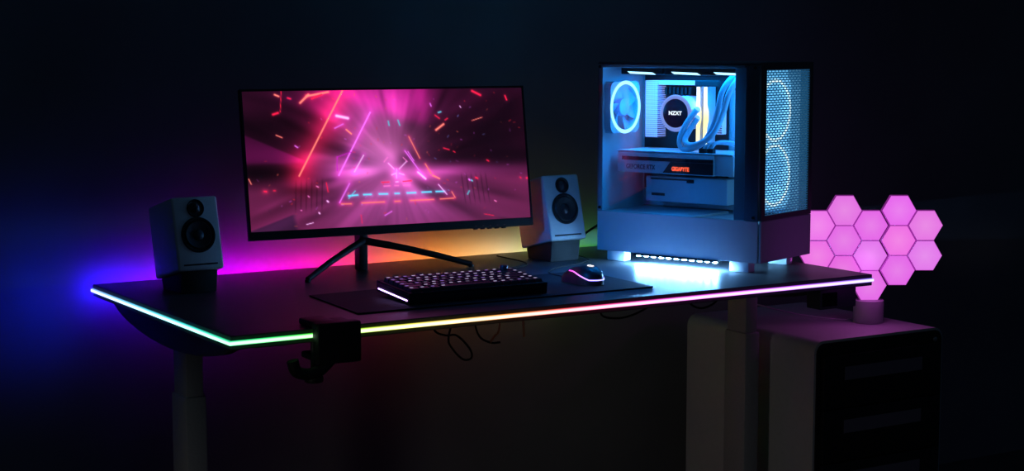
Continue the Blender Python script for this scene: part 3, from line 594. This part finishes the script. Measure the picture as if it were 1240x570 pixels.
def fan(name, c, axis, size, thick, ring_r, ring_t, frame_m, blade_m, ring_m, side, up=(0, 0, 1), blades=7, ring_off=0.0):
    """square frame with a round hole, blades and hub, light ring on the face; axis points to the face"""
    A = Vector(axis); Z = Vector(up); X = Z.cross(A).normalized()
    Mx = Matrix.Translation(c) @ Matrix((X, Z, A)).transposed().to_4x4()
    b = bmesh.new(); h = size/2; ri = h*0.93; n = 48; r0 = []; r1 = []; o0 = []; o1 = []
    for k in range(n):
        a = 2*PI*k/n; ca, sa = math.cos(a), math.sin(a); q = h/max(abs(ca), abs(sa)); q = min(q, h*1.30)
        r0.append(b.verts.new((ri*ca, ri*sa, 0))); r1.append(b.verts.new((ri*ca, ri*sa, -thick))); o0.append(b.verts.new((q*ca, q*sa, 0))); o1.append(b.verts.new((q*ca, q*sa, -thick)))
    for k in range(n):
        j = (k+1) % n
        for Aa, Bb in ((r0, o0), (o0, o1), (o1, r1), (r1, r0)): b.faces.new((Aa[k], Aa[j], Bb[j], Bb[k]))
    bmesh.ops.recalc_face_normals(b, faces=list(b.faces)); mb = MB(); mb._add(b, Mx)
    fr = P(name, mb, frame_m)
    b = bmesh.new(); rh = size*0.17
    for k in range(blades):
        g = []
        for i in range(6):
            rr = rh*0.9+(ri*0.96-rh*0.9)*i/5; sw = 0.35*(i/5)
            g.append([b.verts.new((rr*math.cos(2*PI*k/blades+sw+t*0.72), rr*math.sin(2*PI*k/blades+sw+t*0.72), -0.004-0.012*t)) for t in (0, 0.5, 1)])
        for i in range(5):
            for t in range(2): b.faces.new((g[i][t], g[i][t+1], g[i+1][t+1], g[i+1][t]))
    bmesh.ops.recalc_face_normals(b, faces=list(b.faces)); mb = MB(); mb._add(b, Mx)
    mb.cyl(Mx @ Vector((0, 0, -thick*0.8)), Mx @ Vector((0, 0, -0.002)), rh, seg=28, bev=0.002)
    P('fan_blades', mb, blade_m, fr, 40)
    P('ring_light', MB().torus(Mx @ Vector((0, 0, ring_off)), axis, ring_r, ring_t, 56, 8, 0.5), ring_m, fr, 60)
    return fr
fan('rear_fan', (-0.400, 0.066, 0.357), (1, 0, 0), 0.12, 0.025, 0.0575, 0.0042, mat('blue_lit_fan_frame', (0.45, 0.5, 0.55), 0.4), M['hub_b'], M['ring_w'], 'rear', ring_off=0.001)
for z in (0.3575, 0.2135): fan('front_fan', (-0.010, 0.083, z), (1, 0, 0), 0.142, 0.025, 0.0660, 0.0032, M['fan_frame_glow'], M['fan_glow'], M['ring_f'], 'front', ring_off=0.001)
P('glow_backing', MB().box(-0.0395, -0.037, 0.012, 0.212, 0.13, 0.447), mat('glow_backing_sheet', (0.5, 0.5, 0.5), 0.6, emis=(0.10, 0.40, 0.70), es=1.1))  # added glowing sheet that brightens the mesh front from behind
# top fans with light bars
for uc in (-0.352, -0.231, -0.115 if False else -0.118):
    fr = P('top_fan', MB().box(uc-0.058, uc+0.058, 0.062, 0.182, 0.434, 0.4568, 0.002), M['black'])
    P('light_bar', MB().prism([(uc-0.038, 0.4405), (uc+0.030, 0.4385), (uc+0.040, 0.4335), (uc-0.030, 0.4355)], 'y', 0.059, 0.0618), M['bar_w'], fr)
# motherboard and its pieces
mbd = P('motherboard', MB().box(-0.418, -0.185, 0.176, 0.180, 0.160, 0.430, 0.0005), M['pcb'])
dots = bpy.data.materials.new('glow_painted_perforated_cover'); dots.use_nodes = True
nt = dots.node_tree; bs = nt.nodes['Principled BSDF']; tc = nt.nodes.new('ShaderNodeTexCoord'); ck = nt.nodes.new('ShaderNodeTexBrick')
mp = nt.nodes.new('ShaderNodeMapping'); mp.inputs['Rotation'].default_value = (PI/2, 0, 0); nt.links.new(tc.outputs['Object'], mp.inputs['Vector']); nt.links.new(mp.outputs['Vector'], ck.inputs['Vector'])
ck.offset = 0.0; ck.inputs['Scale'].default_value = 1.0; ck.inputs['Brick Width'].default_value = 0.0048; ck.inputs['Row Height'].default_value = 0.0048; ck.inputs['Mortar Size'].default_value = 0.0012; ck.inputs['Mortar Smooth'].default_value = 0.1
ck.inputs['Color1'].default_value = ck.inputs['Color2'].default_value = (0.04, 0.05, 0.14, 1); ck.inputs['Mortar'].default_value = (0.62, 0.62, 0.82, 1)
nt.links.new(ck.outputs['Color'], bs.inputs['Base Color']); nt.links.new(ck.outputs['Color'], bs.inputs['Emission Color']); bs.inputs['Emission Strength'].default_value = 0.4  # cover brightened by emission painted with its own pattern
P('port_cover', MB().box(-0.392, -0.357, 0.138, 0.1755, 0.284, 0.418, 0.001), [dots], mbd)
P('top_heatsink', MB().box(-0.3565, -0.256, 0.140, 0.1755, 0.4085, 0.4185, 0.0015), M['io_w'], mbd)
P('power_socket', MB().box(-0.205, -0.190, 0.155, 0.1755, 0.295, 0.350, 0.001), M['io_w'], mbd)
for k in range(10): P('socket_pin', MB().box(-0.206, -0.189, 0.1535, 0.1549, 0.298+0.0052*k, 0.300+0.0052*k), M['txt_dark'], mbd)
mb = MB()
for k in range(7): mb.box(-0.345+0.011*k, -0.338+0.011*k, 0.150, 0.1755, 0.385+0.002*(k % 2), 0.403, 0.001)
P('board_parts', mb, M['black'], mbd)
P('board_shield', MB().box(-0.376, -0.152, 0.120, 0.1755, 0.134, 0.194, 0.002), mat('shield_paint', (0.40, 0.42, 0.45), 0.5), None, None)
mb = MB(); mb.box(-0.362, -0.242, 0.1185, 0.1204, 0.186, 0.1895, 0.0005); mb.box(-0.262, -0.242, 0.1185, 0.1204, 0.181, 0.1895, 0.0005); mb.box(-0.359, -0.322, 0.1185, 0.1204, 0.148, 0.1545, 0.0005)
P('slot_cover', mb, M['black'])
# memory sticks
ram_m = bpy.data.materials.new('memory_glow'); ram_m.use_nodes = True
nt = ram_m.node_tree; bs = nt.nodes['Principled BSDF']; tc = nt.nodes.new('ShaderNodeTexCoord'); sp = nt.nodes.new('ShaderNodeSeparateXYZ'); rp = nt.nodes.new('ShaderNodeValToRGB')
nt.links.new(tc.outputs['Generated'], sp.inputs['Vector']); nt.links.new(sp.outputs['Z'], rp.inputs['Fac']); nt.links.new(rp.outputs['Color'], bs.inputs['Emission Color']); bs.inputs['Emission Strength'].default_value = 1.9; bs.inputs['Base Color'].default_value = (0.05, 0.05, 0.05, 1)
e = rp.color_ramp.elements; e[0].position = 0.0; e[0].color = (1.0, 0.92, 0.45, 1); e[1].position = 1.0; e[1].color = (0.85, 0.92, 1.0, 1)
x = e.new(0.45); x.color = (1.0, 0.78, 0.25, 1); x = e.new(0.7); x.color = (1.0, 0.92, 0.65, 1)
for u, du in ((-0.243, 0.0027), (-0.2235, 0.003)):
    rm = P('memory_module', MB().box(u-0.0035, u+0.0035, 0.140, 0.1755, 0.275, 0.405, 0.0006), M['white'])
    P('light_diffuser', MB().prism([(u-du, 0.272), (u+du, 0.272), (u+du, 0.31), (u+du+0.004, 0.328), (u+du+0.004, 0.348), (u+du, 0.364), (u+du*0.8, 0.405), (u-du*0.8, 0.405)], 'y', 0.132, 0.1399), ram_m, rm)
P('cable_comb', MB().box(-0.248, -0.185, 0.128, 0.140, 0.406, 0.420, 0.002), M['black_soft'])
# pump head
ph = P('cooler_pump', MB().cyl((-0.282, 0.1752, 0.344), (-0.282, 0.101, 0.344), 0.0395, seg=48, bev=0.002), M['pump'], None, 40)
P('pump_ring', MB().torus((-0.282, 0.101, 0.344), (0, -1, 0), 0.0380, 0.0050, 56, 8, 0.7), M['pump_ring'], ph, 60)
P('round_display', MB().cyl((-0.282, 0.1008, 0.344), (-0.282, 0.0985, 0.344), 0.0335, seg=48), M['display'], ph, 40)
P('display_text', MB().text('NZXT', 0.0125, textM(-0.282, 0.0982, 0.344), 0.0002, squash=1.05, bold=0.0004), M['txt_w'], ph, None, 'white lettering on the round display')
for z, w in ((0.3495, 0), (0.330, 1)):
    P('tube_fitting', MB().cyl((-0.243, 0.112, z), (-0.222, 0.100, z+0.004), 0.0075, seg=18, bev=0.001), mat('pink_glow_fitting', (0.8, 0.75, 0.78), 0.4, emis=(0.9, 0.5, 0.75), es=0.25), ph, 40)  # pink light near the pump painted in as emission
tb1 = [(-0.225, 0.100, 0.353), (-0.244, 0.088, 0.322), (-0.256, 0.080, 0.290), (-0.252, 0.078, 0.268), (-0.230, 0.078, 0.2635), (-0.195, 0.078, 0.278), (-0.172, 0.08, 0.310), (-0.158, 0.08, 0.345), (-0.147, 0.082, 0.395), (-0.128, 0.088, 0.425), (-0.110, 0.095, 0.436)]
tb2 = [(-0.223, 0.100, 0.333), (-0.236, 0.090, 0.308), (-0.242, 0.080, 0.288), (-0.234, 0.074, 0.276), (-0.212, 0.070, 0.274), (-0.176, 0.070, 0.289), (-0.152, 0.07, 0.315), (-0.137, 0.072, 0.350), (-0.124, 0.076, 0.395), (-0.108, 0.085, 0.425), (-0.098, 0.095, 0.436)]
for t in (tb1, tb2): P('coolant_tube', MB().tube(t, 0.0066, seg=14, sub=6), M['white_sleeve'], None, 60)
# graphics card
gpm = mat('silver_card_shroud', (0.45, 0.47, 0.50), 0.4)
gp = P('graphics_card', MB().box(-0.410, -0.147, 0.050, 0.175, 0.206, 0.254, 0.003), gpm, None, 40)
P('backplate', MB().box(-0.412, -0.100, 0.050, 0.178, 0.2545, 0.2575, 0.0008), mat('backplate_white', (0.6, 0.62, 0.64), 0.4), gp)
P('end_cover', MB().box(-0.1465, -0.096, 0.053, 0.172, 0.207, 0.254, 0.004), wc, gp, 40)
mb = MB(); mb.box(-0.397, -0.148, 0.0485, 0.0502, 0.2350, 0.2435, 0.0004)
P('vent_slot', mb, M['black'], gp)
P('accent_panel', MB().prism([(-0.283, 0.2085), (-0.148, 0.2085), (-0.148, 0.2345), (-0.262, 0.2345)], 'y', 0.0482, 0.0502), M['black'], gp)
P('card_text', MB().text('GEFORCE RTX', 0.0150, textM(-0.345, 0.0498, 0.2195), 0.0003, squash=0.82, bold=0.0003), M['txt_dark'], gp, None, 'dark lettering')
P('lit_text', MB().text('GIGABYTE', 0.0125, textM(-0.2345, 0.0478, 0.2185), 0.0003, squash=0.80, bold=0.0006), M['txt_red'], gp, None, 'orange-red glowing lettering')
for u in (-0.182, -0.160): P('power_plug', MB().box(u-0.008, u+0.008, 0.054, 0.068, 0.245, 0.268, 0.002), M['black'], gp, 40)
for du in (0, 0.01, 0.02):
    P('power_cable', MB().tube([(-0.180+du, 0.061, 0.266), (-0.172+du, 0.065, 0.276+du*0.2), (-0.150+du*0.5, 0.08, 0.280+du*0.2), (-0.118, 0.10, 0.275+du*0.2), (-0.085, 0.12, 0.262)], 0.0034, seg=8), M['white_sleeve'], None, 60)
# feet and the light bar under the case
for u in (-0.385, -0.054):
    for v in (0.022, 0.195): P('foot', MB().box(u-0.025, u+0.025, v-0.014, v+0.014, 0.0003, HB, 0.003), M['white'], None, 40)
ug = P('underglow_bar', MB().box(-0.325, -0.10, -0.0075, 0.012, 0.0195, HB-0.0002, 0.0006), M['black'])
for k in range(11):
    u = -0.312+0.0205*k
    P('light_diode', MB().box(u-0.0032, u+0.0032, -0.0066, -0.0006, 0.0182, 0.0194), M['led'], ug)
# added blue fill lights inside the case, boosting its lit fans
def plamp(*a, **k):
    o = lamp(*a, **k); Mw = PF @ Matrix.Translation(a[2]); o.matrix_world = Mw if k.get('target') is None else Mw @ (Vector(k['target'])-Vector(a[2])).to_track_quat('-Z', 'Y').to_matrix().to_4x4(); return o
plamp('case_fill_top', 'AREA', (-0.22, 0.10, 0.4325), 1.7, (0.0, 0.27, 1.0), size=0.32, size_y=0.09, target=(-0.22, 0.10, 0.2))
plamp('case_fill_rear', 'POINT', (-0.365, 0.065, 0.357), 0.5, (0.0, 0.30, 1.0), size=0.03)
plamp('case_fill_low', 'POINT', (-0.25, 0.04, 0.16), 0.06, (0.0, 0.25, 1.0), size=0.03)
plamp('case_fill_front', 'POINT', (-0.09, 0.06, 0.30), 0.2, (0.0, 0.27, 1.0), size=0.03)
# ------------------------------------------------------------------ drawer cabinet
CX0, CX1, CY0, CY1, CZ = 1.530, 1.945, 0.204, 0.690, 0.555
dc = thing('drawer_cabinet', 'grey steel pedestal with rounded top edges and black drawers beside the desk', 'cabinet', TR((CX0+CX1)/2, (CY0+CY1)/2, 0))
def rr(x0, x1, z0, z1, r, n=8, bottom=False):
    p = [(x0, z0), (x1, z0)] if not bottom else [(x0+r*(1-math.sin(a)), z0+r*(1-math.cos(a))) for a in [PI/2*(1-i/n) for i in range(n+1)]] + [(x1-r*(1-math.sin(a)), z0+r*(1-math.cos(a))) for a in [PI/2*i/n for i in range(n+1)]]
    p += [(x1-r+r*math.cos(PI/2*i/n), z1-r+r*math.sin(PI/2*i/n)) for i in range(n+1)]
    p += [(x0+r-r*math.sin(PI/2*i/n), z1-r+r*math.cos(PI/2*i/n)) for i in range(n+1)]
    return p
obj('body', MB().prism(rr(CX0, CX1, 0.045, CZ, 0.028), 'y', CY0+0.004, CY1), M['cab'], dc, smooth=40)
for x in (CX0+0.05, CX1-0.05):
    for y in (CY0+0.06, CY1-0.06):
        c = obj('caster', MB().cyl((x-0.009, y, 0.0205), (x+0.009, y, 0.0205), 0.02, seg=24, bev=0.002), M['black_soft'], dc, smooth=40)
        obj('caster_fork', MB().box(x-0.012, x+0.012, y-0.012, y+0.012, 0.036, 0.0448), M['black'], c)
fx0, fx1 = CX0+0.006, CX1-0.006
obj('front_frame', MB().prism(rr(fx0, fx1, 0.05, CZ-0.006, 0.024), 'y', CY0+0.0005, CY0+0.0039), M['black_front'], dc, smooth=40)
zs = [CZ-0.034, 0.392, 0.263, 0.060]
for i in range(3):
    zt_, zb_ = zs[i]-0.0015, zs[i+1]+0.0015
    dr = obj('drawer', MB().box(fx0+0.012, fx1-0.012, CY0-0.012, CY0+0.0004, zb_, zt_, 0.002), M['black_front'], dc, smooth=40)
    hz = (0.475, 0.348, 0.222)[i]
    hd = MB(); hd.box(1.612, 1.862, CY0-0.0126, CY0-0.0119, hz-0.016, hz+0.016, 0.0002)
    obj('recessed_handle', hd, M['recess'], dr)
obj('lock', MB().cyl((1.915, CY0-0.003, 0.527), (1.915, CY0+0.0004, 0.527), 0.006, seg=20, bev=0.0006), M['gold'], dc, smooth=40)

# ------------------------------------------------------------------ hexagon panel lamp
HX, HY = 1.8375, 0.355
HA = -0.55327
HF = TR(HX, HY, 0.0, HA)
hl = thing('hexagon_lamp', 'lamp of joined glowing pink hexagon panels on a round base atop the drawer cabinet', 'lamp', TR(HX, HY, CZ+0.0003, HA))
obj('base', MB().cyl((0, 0, CZ+0.0003), (0, 0, CZ+0.0565), 0.0375, seg=48, bev=0.0015), mat('violet_grey_base', (0.40, 0.36, 0.42), 0.5), hl, HF, smooth=40)
mm = 2.03e-3
hexm = attr_emit('hexagon_glow', 'hexcol', 0.96)
rimm = mat('hexagon_rim', (0.5, 0.45, 0.55), 0.5, emis=(0.42, 0.03, 0.42), es=0.42)
z0h = 0.6115   # height of the lowest tip above the floor
def zof(py): return z0h + (362.0-py)*mm
cells = []
for (px, pys) in ((986.3, (270.3, 307.3)), (1018.6, (252, 288.7, 325.6)), (1051, (270.3, 307.3, 344)), (1085, (252, 288.7, 325.4)), (1117.8, (270.3, 307.3))):
    for py in pys: cells.append(((px-1051)*mm*1.0, zof(py)))
s_ = 21.45*mm
for (hx, hz) in cells:
    tw = random.random(); cc = [(0.80+0.10*tw), 0.135+0.06*random.random(), 0.80-0.05*tw+0.12*random.random()]
    b = bmesh.new(); lay = b.verts.layers.float_color.new('hexcol')
    fo = [b.verts.new((hx+s_*0.955*math.cos(PI/3*k), -0.0075, hz+s_*0.955*math.sin(PI/3*k))) for k in range(6)]
    ro = [b.verts.new((hx+s_*0.998*math.cos(PI/3*k), -0.0035, hz+s_*0.998*math.sin(PI/3*k))) for k in range(6)]
    bo = [b.verts.new((hx+s_*0.998*math.cos(PI/3*k), 0.005, hz+s_*0.998*math.sin(PI/3*k))) for k in range(6)]
    mi_ = b.verts.new((hx, -0.0075, hz)); fr_ = []
    for k in range(6):
        j = (k+1) % 6
        b.faces.new((mi_, fo[k], fo[j])).material_index = 0
        b.faces.new((fo[k], ro[k], ro[j], fo[j])).material_index = 1; b.faces.new((ro[k], bo[k], bo[j], ro[j])).material_index = 1
    b.faces.new(bo[::-1]).material_index = 1
    for v in b.verts: v[lay] = (*cc, 1)
    mi_[lay] = (min(1, cc[0]*1.04), cc[1]+0.085, cc[2]*1.02, 1)
    bmesh.ops.recalc_face_normals(b, faces=list(b.faces))
    mb = MB(); mb.bm.free(); mb.bm = b
    obj('light_panel', mb, [hexm, rimm], hl, HF)

# ------------------------------------------------------------------ cables
def cable(pts, r, m, label, grp=None, name='cable', cat='cable'):
    p0 = Vector(pts[0]); mb = MB().tube(pts, r, seg=8); return single(name, mb, m, label, cat, p0, 60, grp)
cable([(1.11, 0.70, T+0.003), (1.16, 0.705, T+0.006), (1.20, 0.70, T+0.03), (1.235, 0.69, T+0.055), (1.262, 0.67, T+0.075)], 0.0028, M['cable'], 'black cable curving up behind the computer tower beside the right speaker', None)
cable([(0.521, 0.290, TM+0.012), (0.525, 0.33, TM+0.008), (0.55, 0.40, T+0.0035), (0.62, 0.455, T+0.0028), (0.75, 0.475, T+0.0028), (0.90, 0.50, T+0.0028), (0.955, 0.56, T+0.0028), (0.965, 0.70, T+0.0028)], 0.0016, M['cable'], 'thin black cable trailing over the desk from the keyboard\'s back')
cable([(0.876, 0.262, TM+0.004), (0.885, 0.300, TM+0.003), (0.91, 0.39, T+0.003), (0.98, 0.45, T+0.0028), (1.09, 0.50, T+0.0028), (1.128, 0.58, T+0.0028), (1.13, 0.66, T+0.0028)], 0.0012, M['cable'], 'thin black cable running from the mouse toward the wall')
cable([(0.56, 0.28, 0.7100), (0.565, 0.29, 0.66), (0.598, 0.3, 0.643), (0.625, 0.3, 0.640), (0.655, 0.3, 0.610), (0.660, 0.3, 0.590), (0.640, 0.3, 0.588), (0.615, 0.3, 0.612), (0.605, 0.3, 0.640), (0.630, 0.3, 0.7100)], 0.0022, M['cable'], 'black cable drooping in a closed loop beneath the desk', 'cables hanging under the desk')
cable([(0.66, 0.3, 0.7100), (0.675, 0.3, 0.640), (0.705, 0.3, 0.618), (0.730, 0.3, 0.616)], 0.0022, M['cable'], 'short black cable end hanging beneath the desk, right of the looped cable', 'cables hanging under the desk')
cable([(0.705, 0.3, 0.617), (0.716, 0.3, 0.630), (0.728, 0.3, 0.645), (0.73, 0.3, 0.7100)], 0.0024, M['cable_b'], 'copper-coloured slanted cable hanging beneath the desk middle', 'cables hanging under the desk')
cable([(0.785, 0.3, 0.7100), (0.788, 0.3, 0.66), (0.790, 0.3, 0.622)], 0.0026, M['cable_b'], 'copper-coloured straight cable stub hanging beneath the desk middle', 'cables hanging under the desk')
cable([(0.86, 0.12, 0.7100), (0.87, 0.12, 0.685), (0.91, 0.12, 0.677), (0.95, 0.12, 0.682), (0.985, 0.12, 0.695), (0.99, 0.12, 0.7100)], 0.0022, M['cable'], 'black cable sagging just under the desk front, left of the pedestal', 'cables hanging under the desk')
cable([(1.09, 0.12, 0.7100), (1.10, 0.12, 0.690), (1.13, 0.12, 0.680), (1.165, 0.12, 0.690), (1.17, 0.12, 0.7100)], 0.0022, M['cable'], 'black cable sagging under the desk beside the right leg', 'cables hanging under the desk')
cable([(1.445, 0.55, 0.7100), (1.48, 0.545, 0.640), (1.53, 0.53, 0.622), (1.60, 0.51, 0.600), (1.70, 0.46, 0.572), (1.79, 0.41, CZ+0.003), (1.815, 0.392, CZ+0.004)], 0.0018, mat('pale_cable', (0.35, 0.35, 0.36), 0.5), 'thin pale cable running from under the desk to the hexagon lamp')

# ------------------------------------------------------------------ ambient light and added unseen fill lights
w = bpy.data.worlds.new('World'); bpy.context.scene.world = w; w.use_nodes = True
bg = w.node_tree.nodes['Background']; bg.inputs['Color'].default_value = (0.25, 0.52, 1.0, 1); bg.inputs['Strength'].default_value = 0.020
lamp('low_warm_fill', 'SPOT', (-2.2, -1.2, 0.42), 18.0, (1.0, 0.92, 0.84), size=0.2, target=(0.9, 0.35, 0.16), spot=R_(24), blend=0.7)  # added warm fill for legs and cabinet, aimed low
lamp('blue_side_fill', 'SPOT', (-1.0, -0.10, 1.5), 100.0, (0.0, 0.22, 1.0), size=0.12, target=(1.09, 0.36, 0.77), spot=R_(15), blend=1.0)  # added unseen blue fill for the tower side and right speaker
lamp('wall_teal_fill', 'SPOT', (1.1, 0.20, 2.0), 2.2, (0.05, 0.45, 1.0), size=0.1, target=(1.1, 0.82, 1.3), spot=R_(130), blend=1.0)  # added fill standing in for light leaking from the tower top
lamp('corner_blue_fill', 'POINT', (0.0, 0.782, 0.715), 0.03, (0.0, 0.02, 1.0), size=0.01)  # added hidden fill strengthening the strip's blue corner glow
lamp('left_blue_fill', 'SPOT', (-0.10, 0.69, 0.715), 0.55, (0.0, 0.012, 1.0), size=0.01, target=(-0.12, 0.80, 0.72), spot=R_(150), blend=0.6)  # added unseen fill widening the blue glow on the wall
lamp('violet_low_fill', 'SPOT', (2.0, -0.75, 0.86), 2.6, (0.6, 0.04, 0.9), size=0.1, target=(1.42, 0.17, 0.80), spot=R_(20), blend=0.8)  # added unseen violet fill tinting the tower's lower front
lamp('desk_blue_fill', 'SPOT', (1.02, 0.28, 1.60), 48.0, (0.0, 0.22, 1.0), size=0.1, target=(1.02, 0.26, 0.74), spot=R_(34), blend=1.0)  # added unseen fill turning the desk around the mouse blue
lamp('hexagon_glow_boost', 'POINT', (1.80, 0.29, 0.70), 0.2, (0.75, 0.08, 0.8), size=0.03)  # added light boosting the hexagons' glow on the cabinet top
